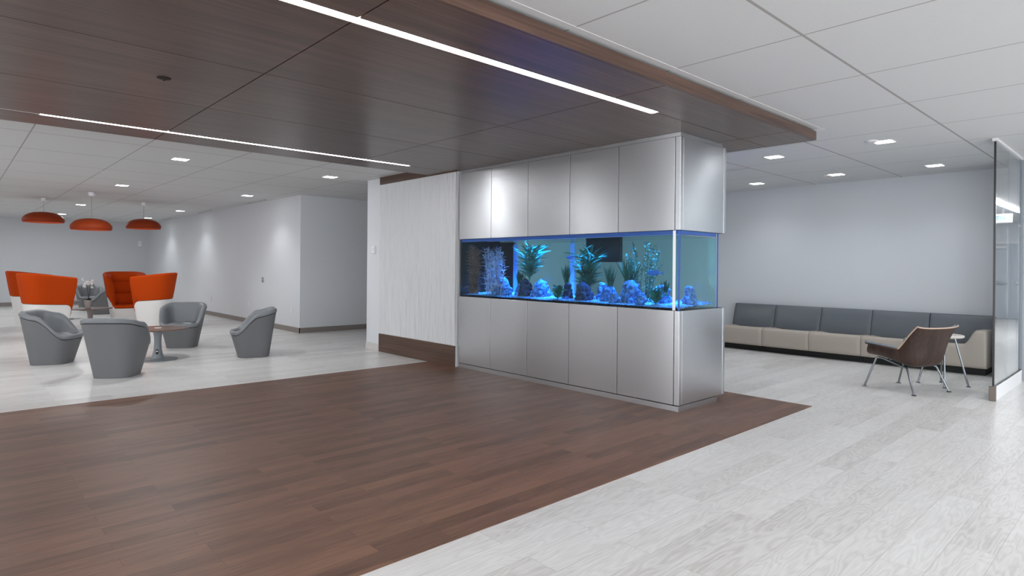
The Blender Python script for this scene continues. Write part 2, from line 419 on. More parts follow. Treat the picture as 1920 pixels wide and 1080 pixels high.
# ================================================================== AQUARIUM
TX0, TX1, TY0, TY1, TZ0, TZ1 = 5.022, 5.735, 3.122, 6.455, .95, 1.705
aq = thing('aquarium', 'long corner aquarium with blue light and planted gravel bed', 'aquarium', (5.38, 4.79, TZ0))
O = Vector((5.38, 4.79, TZ0))
def AB(a, b, bev=0.): return BX(Vector(a)-O, Vector(b)-O, bev)
AB((TX0, TY0+.013, TZ0), (TX0+.012, TY1, TZ1)).build('glass_pane', TGLASS, aq)
AB((TX0, TY0, TZ0), (TX1, TY0+.012, TZ1)).build('glass_pane', TGLASS, aq)
AB((TX1-.012, TY0+.013, TZ0), (TX1, TY1, TZ1)).build('glass_pane', TGLASS, aq)
AB((TX0+.012, TY1-.012, TZ0), (TX1-.013, TY1, TZ1)).build('end_wall', TANKBLK, aq, label='black end wall of the tank')
AB((TX1-.03, 6.12, TZ0+.01), (TX1-.014, TY1-.014, TZ1-.02)).build('rear_wall', TANKBLK, aq, label='black rear wall at the left end')
AB((TX0+.014, TY0+.014, TZ0+.01), (TX1-.014, TY1-.014, 1.66)).build('water', WATER, aq)
AB((TX0+.013, TY0+.013, 1.668), (TX0+.019, TY1-.02, TZ1)).box(Vector((TX0+.02, TY0+.013, 1.668))-O, Vector((TX1-.02, TY0+.018, TZ1))-O).build('top_rim', EDGEB, aq, label='blue rim along the top of the tank')
AB((TX0-.003, TY0-.003, TZ0), (TX0+.009, TY0+.012, TZ1)).build('corner_edge', EDGEB, aq, label='blue corner edge of the glass')
AB((TX1-.008, TY0-.003, TZ0), (TX1+.002, TY0+.006, TZ1)).build('corner_edge', EDGEB, aq, label='blue rear edge of the glass')
AB((TX0-.002, 3.163, TZ0), (TX0+.004, 3.192, TZ1)).build('white_strip', EDGEW, aq, label='bright white vertical edge strip')  # opaque white strip on the front glass beside the corner
AB((5.66, 4.30, 1.412), (5.715, 4.80, 1.70)).build('overflow_box', TANKBLK, aq, label='dark box at the back of the tank')
for py_ in (4.985, 6.02): AB((5.655, py_, .99), (5.695, py_+.075, 1.655), .012).build('reflection_bar', STREAK, aq)  # solid pale bars standing in for light reflections in the tank
# gravel bed
b = MB(); rows = []
NX, NY = 56, 300
for i in range(NX+1):
    r = []
    for j in range(NY+1):
        x = TX0+.016 + (TX1-TX0-.032)*i/NX; y = TY0+.016 + (TY1-TY0-.032)*j/NY
        z = .972 + .035*i/NX + .012*noise.noise(Vector((x*5, y*4, 0))) + .011*noise.noise(Vector((x*75, y*75, 3)))
        r.append(Vector((x, y, z))-O)
    rows.append(r)
b.grid(rows)
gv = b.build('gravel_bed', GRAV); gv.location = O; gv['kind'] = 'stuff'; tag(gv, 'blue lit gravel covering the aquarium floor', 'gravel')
# light bar above the water
lb = thing('aquarium_light', 'blue light bar above the aquarium water under the steel cabinet', 'aquarium light', (5.40, 4.79, 1.685))
BX((-.06, -1.55, .004), (.06, 1.55, .018), .004).build('housing', WHITE2, lb)
lamp('blue_lamp', 'AREA', (0, 0, 0), P_TANK, (.06, .34, 1), .12, 3.0, (0, 0, 0), lb).data.spread = math.radians(62)

def rock(cx, cy, z0, w, d, h, material, label, seed, lumps=5):
    rr = random.Random(seed); b = MB()
    for k in range(lumps):
        # knobbly reef rock: many small lobes heaped into a tapering mound
        t = bmesh.new(); bmesh.ops.create_icosphere(t, subdivisions=3 if k < 4 else 2, radius=1)
        core = k < 4; q_ = (.12+.2*k) if core else rr.uniform(.02, 1)**1.1
        sp_ = (1-q_*.68); an = rr.uniform(0, 2*PI); ra = rr.uniform(.1, .3) if core else rr.uniform(.62, .95)
        oy, ox, oz = math.cos(an)*ra*w/2*sp_*.9, math.sin(an)*ra*d/2*sp_*.9, q_*h*.84
        rs = (min(w, d)*.30 if core else rr.uniform(.014, .030)*(.7+.5*w/.25))
        for v in t.verts:
            n = v.co.normalized(); q = n*1.9 + Vector((seed*3.1+k, k*1.7, 0))
            rad = 1 + .4*noise.noise(q) + .25*noise.noise(q*3.1)
            v.co = Vector((n.x*rad*rs + ox, n.y*rad*rs + oy, max(-.02, n.z*rad*rs*1.1 + oz)))
        b.merge(t)
    o = b.build('reef_rock', material, smooth=80); o.location = (cx, cy, z0)
    return tag(o, label, 'rock', 'rocks on the aquarium gravel')
# (x, y, width in y, height, dark?, label)
ROCKS = [
 (5.30, 5.90, .30, .20, 0, 'blue lit rock right of the lilac bush in the aquarium'),
 (5.30, 5.47, .22, .22, 1, 'darker rock under the large teal plant left of the tank middle'),
 (5.36, 5.25, .34, .16, 0, 'wide low blue rock right of the large teal plant'),
 (5.36, 5.60, .22, .16, 0, 'blue rock under the small dark grass tuft, left half of tank'),
 (5.30, 4.77, .13, .19, 1, 'narrow dark rock under the slim grass near the tank middle'),
 (5.24, 4.47, .26, .17, 1, 'round dark rock under the biggest bush in the tank'),
 (5.42, 4.35, .15, .22, 0, 'tall blue rock pillar behind the round dark rock'),
 (5.30, 4.17, .22, .17, 0, 'blue rock under the small grass right of the biggest bush'),
 (5.28, 3.87, .28, .22, 0, 'large blue rock mound under the wide dark grass'),
 (5.38, 3.53, .20, .20, 0, 'blue rock close to the bright glass corner edge'),
 (5.22, 5.74, .13, .10, 0, 'small blue rock low at the front glass beside the dark grass tuft'),
 (5.17, 3.99, .12, .09, 0, 'small low blue rock at the front glass left of the large mound'),
 (5.18, 3.66, .12, .10, 0, 'small low blue rock at the front glass right of the large mound'),
 (5.42, 3.25, .15, .20, 0, 'blue rock seen through the end glass of the aquarium')]
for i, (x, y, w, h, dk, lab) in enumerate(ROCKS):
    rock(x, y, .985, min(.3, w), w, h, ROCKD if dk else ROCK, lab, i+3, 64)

def blade(b, p, direc, L, w, droop, seg=5, twist=0.):
    p = Vector(p); d = Vector(direc).normalized(); side = d.cross(Vector((0, 0, 1)))
    side = side.normalized() if side.length > .05 else Vector((math.cos(twist), math.sin(twist), 0))
    if twist: side = (Matrix.Rotation(twist, 3, d) @ side)
    pr = None
    for i in range(seg+1):
        t = i/seg; ww = w*(math.sin(PI*(.12+.88*t))**.7 if t < 1 else 0.02)*.5
        q = p + d*L*t + Vector((d.x, d.y, 0))*L*droop*t*t*.6 - Vector((0, 0, 1))*L*droop*t*t*.45
        a, c = b.bm.verts.new(q - side*ww), b.bm.verts.new(q + side*ww)
        if pr: b.bm.faces.new((pr[0], pr[1], c, a))
        pr = (a, c)
def lim(p): return Vector((min(max(p.x, TX0+.025), TX1-.035), min(max(p.y, TY0+.025), TY1-.03), min(p.z, 1.655)))
def plant(kind, x, y, z0, ztop, w, material, label, seed, stem=None, group='plants in the aquarium'):
    rr = random.Random(seed); t = thing('aquarium_plant', label, 'aquarium plant', (x, y, z0), 0, group)
    h = ztop-z0; b = MB(); sb = MB()
    if kind == 'grass':
        for k in range(70):
            a = rr.uniform(0, 2*PI); lean = rr.uniform(0, w*.62/h)
            blade(b, (rr.gauss(0, w*.05), rr.gauss(0, w*.05), 0), (math.cos(a)*lean*.6, math.sin(a)*lean, 1), h*rr.uniform(.55, 1.), .011, rr.uniform(0, .25), 5, rr.uniform(0, 3))
        sb.lathe([(.02, -.015), (.026, .0), (.016, .03), (.006, .06)], 10)
    elif kind == 'bush':
        for s in range(7):
            a = rr.uniform(0, 2*PI); lx, ly = math.cos(a)*w*.10, math.sin(a)*w*.30*rr.uniform(.2, 1)
            hh = h*rr.uniform(.6, .9); pts = [(lx*q*1.0, ly*q*(1+q*.3), hh*q) for q in (0, .3, .6, 1)]
            sb.tube(pts, [.005, .004, .003, .002], 5)
            for k in range(34):
                q = rr.uniform(.12, 1); pa = rr.uniform(0, 2*PI)
                blade(b, (lx*q, ly*q*(1+q*.3), hh*q), (math.cos(pa)*.55, math.sin(pa)*.9, rr.uniform(.3, 1.1)), rr.uniform(.32, .6)*w*(.7+.3*q), .018, rr.uniform(.1, .6), 4, rr.uniform(0, 3))
    elif kind == 'stems':
        for s in range(17):
            a = rr.uniform(0, 2*PI); ex_, ey = math.cos(a)*w*.25, math.sin(a)*w*.55; hh = h*rr.uniform(.55, 1.); bx, by = ex_*.35, ey*.35
            pts = []
            for q in [i/8 for i in range(9)]: pts.append(Vector((bx+(ex_-bx)*q+.012*math.sin(q*7+s), by+(ey-by)*q+.014*math.sin(q*6+s*2), hh*q)))
            sb.tube(pts, .0028, 5)
            for k in range(44):
                q = k/44; i = min(int(q*8), 7); p = pts[i].lerp(pts[i+1], q*8-i); pa = rr.uniform(0, 2*PI)
                blade(b, p, (math.cos(pa), math.sin(pa), .5), rr.uniform(.02, .034), .011, .2, 2, rr.uniform(0, 3))
    elif kind == 'frond':
        for s in range(34):
            a = rr.uniform(0, 2*PI); q0 = rr.uniform(0, 1)**.5; bx, by = math.cos(a)*w*.16*q0, math.sin(a)*w*.36*q0; hh = h*rr.uniform(.75, 1.)
            pts = [Vector((bx+.01*math.sin(q*9+s), by*(1+.25*q)+.016*math.sin(q*8+s*2), hh*q)) for q in [i/9 for i in range(10)]]
            sb.tube(pts, [.004]*8+[.002, .001], 5)
            for k in range(34):
                q = rr.uniform(.05, 1); i = min(int(q*9), 8); p = pts[i].lerp(pts[i+1], q*9-i); pa = rr.uniform(0, 2*PI)
                blade(b, p, (math.cos(pa), math.sin(pa), rr.uniform(.2, 1.2)), rr.uniform(.035, .08), .008, rr.uniform(0, .8), 3, rr.uniform(0, 3))
    for bb in (b, sb):
        for v in bb.bm.verts: v.co = lim(v.co + t.location) - t.location
    b.build('leaves', material, t, keepn=True); sb.build('stem', stem or material, t)
    return t
PLANTS = [
 ('frond', 5.12, 6.27, .985, 1.62, .18, PL_PURP, 'tall brown feathery plant at the far left end of the aquarium'),
 ('frond', 5.22, 5.98, .985, 1.60, .42, PL_LILAC, 'tall dense lilac white plant near the left end of the aquarium'),
 ('grass', 5.35, 5.63, 1.11, 1.345, .24, PL_GREEN, 'short dark grass tuft left of the large teal plant in the tank'),
 ('bush', 5.36, 5.47, 1.17, 1.62, .44, PL_TEAL, 'large pale teal leafy plant in the left half of the aquarium'),
 ('grass', 5.30, 4.785, 1.13, 1.41, .15, PL_GREEN, 'slim upright grass on a narrow dark rock in the tank middle'),
 ('bush', 5.16, 4.80, .98, 1.12, .15, PL_TEAL, 'small bright teal bush at the front glass in the tank middle'),
 ('bush', 5.38, 4.55, 1.06, 1.60, .40, PL_GREEN, 'biggest dark green bush in the centre of the aquarium'),
 ('grass', 5.30, 4.15, 1.10, 1.42, .17, PL_GREEN, 'small grass tuft just right of the biggest bush'),
 ('grass', 5.33, 3.92, 1.15, 1.51, .34, PL_GREEN, 'wide spiky dark grass on the large blue rock mound'),
 ('stems', 5.42, 3.80, .99, 1.63, .36, PL_GREEN, 'tall thin stemmed plant of tiny leaves right of the spiky grass'),
 ('bush', 5.20, 3.50, .98, 1.15, .15, PL_TEAL, 'small teal bush low down near the bright glass corner edge'),
 ('grass', 5.34, 3.48, 1.08, 1.24, .12, PL_GREEN, 'tiny dark tuft behind the low teal bush near the glass corner')]
for i, (k, x, y, z0, zt, w, mm, lab) in enumerate(PLANTS): plant(k, x, y, z0, zt, w, mm, lab, i*5+2)

def fish(x, y, z, L, rz, label):
    t = thing('fish', label, 'fish', (x, y, z), rz, 'fish in the aquarium')
    b = MB(); rows = []
    for i in range(13):
        q = i/12; r = L*.13*math.sin(PI*min(1, q*.92+.06))**.8*(1-.45*q) + .0006
        rows.append([(-L*.5+L*.82*q, r*.55*math.cos(2*PI*k/12), r*1.15*math.sin(2*PI*k/12)) for k in range(12)])
    R = b.grid(rows, closed_u=True); b.cap(R[0]); b.cap(R[-1]); b.build('body', FISH, t, smooth=60)
    f = MB()
    f.quad((L*.28, -.0008, 0), (L*.5, -.0008, L*.13), (L*.44, -.0008, 0), (L*.5, -.0008, -L*.13)); f.build('tail', FISH, t, solid=(.0016, 0))
    f = MB(); f.quad((-L*.15, 0, L*.10), (L*.02, 0, L*.18), (L*.16, 0, L*.12), (L*.1, 0, L*.07)); f.build('dorsal_fin', FISH, t, solid=(.0016, 0))
fish(5.3, 4.72, 1.46, .14, -PI/2+.1, 'small blue fish swimming left of the biggest aquarium bush')
fish(5.2, 3.50, 1.30, .20, -PI/2, 'larger blue fish swimming near the bright glass corner edge')
fish(5.15, 4.66, 1.00, .13, PI/2-.2, 'pale fish resting low on the gravel beside the dark round rock')

# ================================================================== WAVY WALL PANEL
wp = thing('wall_panel', 'white textured wall panel with vertical ripples and a dark wood base', 'wall panel', (4.99, 7.47, 0))
O = Vector((4.99, 7.47, 0))
b = MB(); NZ = 110; rows = []; cols = []; y = 6.49; k = 0; rr = random.Random(21)
while y < 8.436:
    w = rr.uniform(.011, .019); w = min(w, 8.44-y); cols += [(y, k, 0), (y+.0022, k, 1), (y+w*.5, k, 2), (y+w-.0022, k, 1)]; y += w; k += 1
cols.append((8.44, k, 0))
for j in range(NZ+1):
    z = .283 + (2.612-.283)*j/NZ; r = []
    for y, k, kind in cols:
        lift = noise.noise(Vector((k*5.37, z*2.3, 1.3)))
        gd = max(0, noise.noise(Vector((k*9.71, z*3.4, 5.5)))-.02)*1.7
        bn = .65 + .5*noise.noise(Vector((y*1.3, z*.8, 4)))
        x = 4.974 - .0045*lift*bn
        if kind == 0: x += .013*gd*bn
        elif kind == 2: x -= .0015
        r.append(Vector((min(x, 4.9845), y, z)) - O)
    rows.append(r)
b.grid(rows)
b.build('rippled_face', mat('white_rippled_panel', srgb(202, 203, 205), .55), wp, smooth=35)
BX(Vector((4.985, 6.49, .283))-O, Vector((5.029, 8.44, 2.612))-O).build('backing', WHITE2, wp)
BX(Vector((4.966, 6.49, .003))-O, Vector((5.029, 8.44, .281))-O, .001).build('wood_base', W_BASE, wp)
BX(Vector((4.966, 6.49, 2.6135))-O, Vector((5.029, 8.44, 2.728))-O, .001).build('wood_fascia', W_BASE, wp)

# ================================================================== TUB CHAIRS AND HIGH BACK CHAIRS
def sm(t): t = max(0, min(1, t)); return t*t*(3-2*t)
def tub_parts(root, hb, flare, zr, split, seat_z, T, mats, names, expo=3.4, N=88, rolls=None):
    """hb: half size of the base; flare(c,s): outward slope by direction; zr(t,c): rim height; split(t): seam height."""
    ths = [2*PI*i/N for i in range(N)]
    def plan(th):
        c, s = math.cos(th), math.sin(th); e = expo if not isinstance(expo, tuple) else expo[0] if s < 0 else expo[0]+(expo[1]-expo[0])*sm(s*2); r = (abs(c)**e + abs(s)**e)**(-1/e); return Vector((r*c, r*s, 0))
    D = [plan(t) for t in ths]
    def pt(i, z, inset=0.):
        d = D[i]; n = Vector((math.cos(ths[i]), math.sin(ths[i]), 0)); k = flare(n.x, n.y)
        return d*(hb + k*z) - d.normalized()*inset*d.length**.5 + Vector((0, 0, z))
    RZ = [zr(D[i].y, D[i].x) for i in range(N)]; SP = [split(D[i].y, RZ[i]) for i in range(N)]
    b = MB(); rows = [[pt(i, .0) for i in range(N)], [pt(i, .014) for i in range(N)]]
    for q in (.25, .5, .75, .99, 1.): rows.append([pt(i, .014+(SP[i]-.014)*q, 0 if q < 1 else .014) for i in range(N)])
    R = b.grid(rows, closed_u=True); b.cap(R[0], True)
    b.build(names[0], mats[0], root, smooth=50)
    b = MB(); rows = [[pt(i, SP[i]+.002, .014) for i in range(N)], [pt(i, SP[i]+.007, -.005) for i in range(N)]]
    nw = 4
    for q in range(1, nw+1):
        rows.append([pt(i, SP[i]+.006 + (max(RZ[i]-T*.5, SP[i]+.01)-SP[i]-.006)*q/nw, -.007) for i in range(N)])
    for q in range(1, 8):
        a = PI*q/8
        rows.append([pt(i, max(RZ[i]-T*.5, SP[i]+.01) + T*.5*math.sin(a), T*.5*(1-math.cos(a))-.007) for i in range(N)])
    def sz(i): return min(seat_z, max(RZ[i]-T*.5, SP[i]+.01)+.004)
    nin = 36 if rolls else 6
    for q in range(0, nin+1):
        row = []
        for i in range(N):
            top = max(RZ[i]-T*.5, SP[i]+.01); z = top+(sz(i)-top)*q/nin
            puff = 0
            if rolls and top-sz(i) > .25: 
                puff = .06*abs(math.sin(PI*(z-seat_z)/rolls))**.6
            row.append(pt(i, z, T + .02*q/nin + puff))
        rows.append(row)
    rim = rows[-1]
    for f, dz in ((.86, .016), (.7, .022), (.4, .022), (.12, .020)):
        rows.append([Vector((p.x*f, p.y*f - 0.0, p.z+dz)) for p in rim])
    R = b.grid(rows, closed_u=True); b.cap(R[-1])
    b.build(names[1], mats[1], root, smooth=60)
def tub_chair(label, loc, face, group='grey tub chairs in the lounge'):
    t = thing('tub_chair', label, 'armchair', loc, 0, group); t.rotation_euler[2] = face-PI/2
    return t
def z_tub(y, x):
    # y: -1 back .. 1 front
    if y < -.2: return .655 + .055*sm((-.2-y)/.8)
    return .655 - .265*sm((y+.25)/1.12)
tub0 = tub_chair('grey tub chair at far left, seen side-on by the lounge table', (1.035, 10.20, 0), math.atan2(-.5, .86))
tub_parts(tub0, .212, lambda c, s: .2*c*c + (.13 if s < 0 else .28)*s*s, z_tub, lambda y, rz: rz-.062, .375, .075, (GREYB, GREY), ('shell', 'cushion'))
for lab, loc, face in (
    ('grey tub chair in front, its back turned to the camera', (1.50, 8.58, 0), math.atan2(.80, .60)),
    ('grey tub chair facing the camera behind the near round table', (2.80, 10.90, 0), math.atan2(-.89, -.46)),
    ('grey tub chair standing alone at right, facing left', (3.31, 9.18, 0), math.atan2(.28, -.96)),
    ('distant grey tub chair half hidden behind the back of the orange chairs', (3.0, 19.2, 0), math.atan2(.12, -.99)),
    ('most distant grey tub chair, behind the white orchid', (2.95, 20.9, 0), math.atan2(-.99, .1))):
    c = copy_tree(tub0); c['label'] = lab; c.location = loc; c.rotation_euler[2] = face-PI/2

def zrh(y, x):
    # full-height walls at the back and sides, open at the front
    zt = 1.168 - .085*max(0, y+.9)/1.9
    if y < .55: return zt
    side = sm((abs(x)-.80)/.12)
    return .46 + (zt-.46)*side*sm((1.02-y)/.2) if y > .86 else .46 + (zt-.46)*side
def high_chair(label, loc, face):
    t = thing('highback_chair', label, 'armchair', loc, face-PI/2, 'orange and white high-back chairs')
    return t
hc0 = high_chair('orange and white high-back chair at left, its side toward the camera', (1.25, 13.25, 0), math.atan2(.30, .95))
tub_parts(hc0, .215, lambda c, s: .155, zrh, lambda y, rz: min(.645-.035*(y+1)/2-.215*(1-max(0, 1-max(0, min(1, (y-.58)/.40))**2)**.5), rz-.03), .45, .075, (SHELLW, ORANGE), ('shell', 'upholstery'), (2.5, 6.5), 176, .24)
for lab, loc, face in (
    ('orange and white high-back chair half hidden at the far left edge', (1.27, 16.42, 0), math.atan2(.12, .98)),
    ('orange and white high-back chair at right, turned sideways facing left', (3.01, 13.75, 0), math.atan2(.47, -.88)),
    ('orange high-back chair with channelled cushions facing the camera', (2.78, 15.25, 0), math.atan2(-.99, -.08))):
    c = copy_tree(hc0); c['label'] = lab; c.location = loc; c.rotation_euler[2] = face-PI/2

# ================================================================== LOUNGE TABLES AND ORCHID
def lounge_table(label, loc, leg_m):
    t = thing('pedestal_table', label, 'table', loc, 0, 'round pedestal tables in the lounge')
    MB().lathe([(.34, .417), (.377, .427), (.38, .434), (.377, .44)], 64).build('table_top', W_TOP, t, smooth=30)
    MB().lathe([(.245, 0), (.25, .004), (.245, .010), (.08, .022)], 48).build('base_plate', GREYM, t, smooth=30)
    MB().lathe([(.082, .022), (.068, .06), (.052, .13), (.045, .24), (.048, .32), (.062, .39), (.07, .417)], 32).build('pedestal', leg_m, t, smooth=50)
    MB().lathe([(.048, .4405), (.05, .443), (.046, .446)], 24).build('centre_cap', WHITE, t)
    a = math.atan2(-loc[1], -loc[0])-.12
    s = MB(); s.box((.056, -.016, .085), (.070, .016, .155), .006); o = s.build('power_socket', BLACK, t); o.rotation_euler = (0, .06, a)
    s = MB(); s.lathe([(.004, 0), (.011, .001), (.011, .003), (.004, .003)], 14); q = s.build('socket_face', WHITE, o); q.rotation_euler = (0, PI/2, 0); q.location = (.0695, 0, .128)
    return t
lounge_table('round dark wood table on a grey pedestal among the grey tub chairs', (2.17, 9.67, 0), GREYM)
lounge_table('round wood table carrying the white orchid between the orange chairs', (2.10, 14.75, 0), mat('taupe_metal', srgb(150, 142, 140), .4))
lounge_table('distant round table behind the left orange chair', (1.98, 17.9, 0), GREYM)
oc = thing('potted_orchid', 'white orchid in a grey pot on the table between orange chairs', 'plant', (2.06, 14.72, .446))
MB().lathe([(.045, 0), (.052, .01), (.074, .155), (.078, .16), (.07, .158), (.064, .14)], 28).build('pot', POT, oc, smooth=40)
MB().lathe([(.064, .138), (.03, .146), (.005, .148)], 20).build('soil', BLACK, oc)
for k in range(5):
    b = MB(); a = k*1.3+.4; blade(b, (0, 0, .145), (math.cos(a)*.9, math.sin(a)*.9, .8), .16, .055, .7, 7); b.build('leaf', LEAFD, oc, solid=(.002, 0))
rr = random.Random(4)
for sx, hh in ((-.02, .46), (.015, .44)):
    b = MB(); pts = [(sx*q*2, .02*math.sin(q*3), .145+hh*.72*q) for q in (0, .25, .5, .75, 1)]
    top = Vector(pts[-1]); sgn = -1 if sx < 0 else 1
    pts += [tuple(top+Vector((sgn*.05, 0, .02))), tuple(top+Vector((sgn*.10, -.01, -.01)))]
    b.tube(pts, .005, 6); b.build('flower_stem', LEAFD, oc)
for k in range(12):
    a = rr.uniform(-.11, .11); p = Vector((a, rr.uniform(-.03, .03), .145+rr.uniform(.27, .42)))
    b = MB()
    for q in range(5):
        an = 2*PI*q/5+rr.uniform(0, 1); blade(b, p, (math.cos(an), -.35, math.sin(an)), .042, .034, .0, 4, .2)
    fl = b.build('flower', PETAL, oc, solid=(.0015, 0))
oc.rotation_euler[2] = -.74

# ================================================================== PENDANT LAMPS
def pendant(label, x, y, zb, r):
    t = thing('pendant_lamp', label, 'pendant lamp', (x, y, zb), 0, 'orange pendant lamps'); hgt = .225
    prof = [(.035, hgt), (r*.25, hgt-.003), (r*.5, hgt-.017), (r*.7, hgt-.042), (r*.85, hgt-.078), (r*.95, hgt-.118), (r, hgt-.155), (r*.995, .035), (r*.97, .006), (r*.955, 0)]
    MB().lathe(prof, 56, cap0=True, cap1=False).build('shade', ORPEND, t, smooth=60)
    MB().lathe([(r*.952, .0), (r*.93, .012), (r*.90, .03), (r*.6, .05), (.03, .06)], 56, cap0=False).build('inner_reflector', ORIN, t, smooth=60)
    MB().tube([(0, 0, hgt-.002), (0, 0, H-zb-.08)], .0035, 8).build('cord', CORD, t)
    MB().lathe([(.03, H-zb-.085), (.052, H-zb-.075), (.052, H-zb-.002)], 24).build('ceiling_cup', WHITE, t, smooth=40)
pendant('orange pendant lamp hanging at left over the lounge', 1.49, 16.40, 2.205, .37)
pendant('lowest orange pendant lamp, hanging in the middle', 2.04, 14.29, 1.99, .345)
pendant('orange pendant lamp hanging at right near the white wall', 3.23, 15.76, 2.125, .345)

# ================================================================== DOWNLIGHTS AND CEILING / WALL FITTINGS
def downlight(x, y, label, spot=False):
    t = thing('downlight', label, 'ceiling light', (x, y, H), 0, 'square recessed downlights')
    s = .088
    b = MB(); b.box((-s-.012, -s-.012, -.006), (s+.012, -s, -.0005)).box((-s-.012, s, -.006), (s+.012, s+.012, -.0005)).box((-s-.012, -s, -.006), (-s, s, -.0005)).box((s, -s, -.006), (s+.012, s, -.0005))
    b.build('frame', WHITE2, t)
    BX((-s, -s, -.004), (s, s, -.0005)).build('diffuser', DIFF, t)
    if spot == 1: lamp('spot_lamp', 'SPOT', (0, 0, -.03), P_SPOT, (.95, .98, 1), .03, parent=t, spot=math.radians(116), blend=.8)
    elif spot == 3: lamp('spot_lamp', 'SPOT', (0, 0, -.03), 10, (.95, .98, 1), .05, parent=t, spot=math.radians(90), blend=1.)
    elif spot == 2: lamp('spot_lamp', 'SPOT', (0, 0, -.03), 14, (.95, .98, 1), .08, parent=t, spot=math.radians(130), blend=1.)
    else: lamp('area_lamp', 'AREA', (0, 0, -.012), P_DOWN, (.97, .99, 1), .17, parent=t)
DL = [(7.45, 3.32, 'square downlight left of the centre over the waiting area, near the canopy corner', 2), (7.37, 2.10, 'square downlight nearest the glass partition over the waiting area', 2),
      (9.59, 4.55, 'square downlight beside the steel cabinet over the left end of the sofa', 2), (9.45, 3.30, 'square downlight over the middle of the sofa', 2), (9.51, 2.11, 'square downlight over the right end of the sofa', 2),
      (2.24, 8.89, 'square downlight over the tub chairs, nearest on the left', 0), (4.38, 8.95, 'square downlight beside the wavy panel end', 3),
      (2.25, 12.63, 'square downlight left of the second pendant cup', 0), (4.40, 12.6, 'square downlight washing the near end of the white lounge wall', 1),
      (2.30, 17.6, 'square downlight between the pendant lamps', 0), (4.44, 17.6, 'square downlight washing the middle of the white lounge wall', 1),
      (2.36, 21.4, 'farthest left square downlight, beside the first pendant', 0), (4.44, 21.1, 'farthest square downlight washing the lounge wall, above the third pendant', 1)]
for x, y, lab, s in DL: downlight(x, y, lab, s)
for x, y, lab in ((-3.2, 10.5, 'first in the row along the far left lounge wall'), (-3.2, 15.5, 'second in the row along the far left lounge wall'), (-3.2, 20.5, 'last in the row along the far left lounge wall'),
             (-.4, 8.9, 'left of the tub chairs, first beyond the canopy'), (-.4, 12.6, 'left of the tub chairs, second beyond the canopy'), (-.4, 17.6, 'left of the orange chairs, third beyond the canopy'), (-.4, 21.3, 'left of the orange chairs, nearest the back wall'),
             (7.45, 6.0, 'hidden behind the steel upper cabinet'), (4.5, -.8, 'right of the camera, near row toward the glass'), (1, -.8, 'right of the camera, near row'), (-2.5, -.8, 'behind the camera, near row'),
             (7.6, -.3, 'in front of the glass partition'), (4.5, -3.6, 'right of the camera, far row toward the glass'), (1, -3.6, 'right of the camera, far row')):
    downlight(x, y, 'added unseen square downlight '+lab)  # out-of-view fixtures added to fill the rooms with light
pl_ = thing('linear_light', 'bright linear light in the passage ceiling, mirrored in the glass', 'ceiling light', (16.2, .18, H))
BX((-2.2, -.05, -.03), (2.2, .05, -.001), .004).build('diffuser', DIFF, pl_)
lamp('area_lamp', 'AREA', (0, 0, -.05), P_LINE, (.97, .99, 1), 4.2, .1, parent=pl_)
for x, q in ((11.5, 'nearest the glass'), (20, 'nearest the exit doors')): downlight(x, -.6, 'added square downlight in the passage ceiling '+q)  # extra fixtures added to brighten the passage
# slot diffusers
for x0, x1, y0, y1, lab in ((4.93, 4.96, 13.09, 14.22, 'black slot air vent nearest along the lounge wall'), (4.93, 4.96, 16.75, 17.9, 'middle black slot air vent along the lounge wall'), (4.93, 4.96, 20.6, 21.75, 'farthest black slot air vent along the lounge wall'),
                       (8.02, 8.05, 3.95, 5.2, 'black slot air vent beside the steel cabinet top')):
    t = thing('slot_vent', lab, 'air vent', ((x0+x1)/2, (y0+y1)/2, H), 0, 'black slot air vents')
    a, bq = (x1-x0)/2, (y1-y0)/2
    BX((-a, -bq, -.004), (a, bq, -.0005)).build('slot', BLACK, t)
    BX((-a-.008, -bq, -.007), (-a-.001, bq, -.0005)).box((a+.001, -bq, -.007), (a+.008, bq, -.0005)).build('flange', WHITE2, t)
# detectors and sprinklers
def disc(name, x, y, z, r, h, m_, label, cat, led=False):
    t = thing(name, label, cat, (x, y, z))
    MB().lathe([(r*.55, -h), (r*.9, -h*.75), (r, -h*.3), (r, -.0005)], 28).build('housing', m_, t, smooth=40)
    if led: MB().lathe([(.008, -.004), (.012, 0)], 10, (r*.0, -r*.5, -h)).build('indicator', mat('red_indicator', srgb(210, 70, 40), .4), t)
    else: MB().lathe([(.010, -.012), (.014, 0)], 12, (0, 0, -h)).build('sensor', m_, t)
disc('smoke_detector', 2.06, 15.0-.6, H, .075, .035, WHITE, 'white smoke detector on the ceiling behind the middle pendant cord', 'smoke detector')
disc('sprinkler_cover', 1.72, 10.95, H, .05, .008, WHITE2, 'small round sprinkler cover on the lounge ceiling at left', 'sprinkler')
disc('sprinkler_cover', 1.08, 4.71, 2.626, .045, .006, GROOVE, 'small dark sprinkler cover on the wood canopy', 'sprinkler')
disc('occupancy_sensor', 7.24, 2.18, H, .06, .02, WHITE2, 'small sensor with a red dot beside the downlight nearest the glass', 'sensor', True)
disc('occupancy_sensor', 9.42, 3.42, H, .06, .02, WHITE2, 'small sensor with a red dot beside the downlight over mid sofa', 'sensor', True)
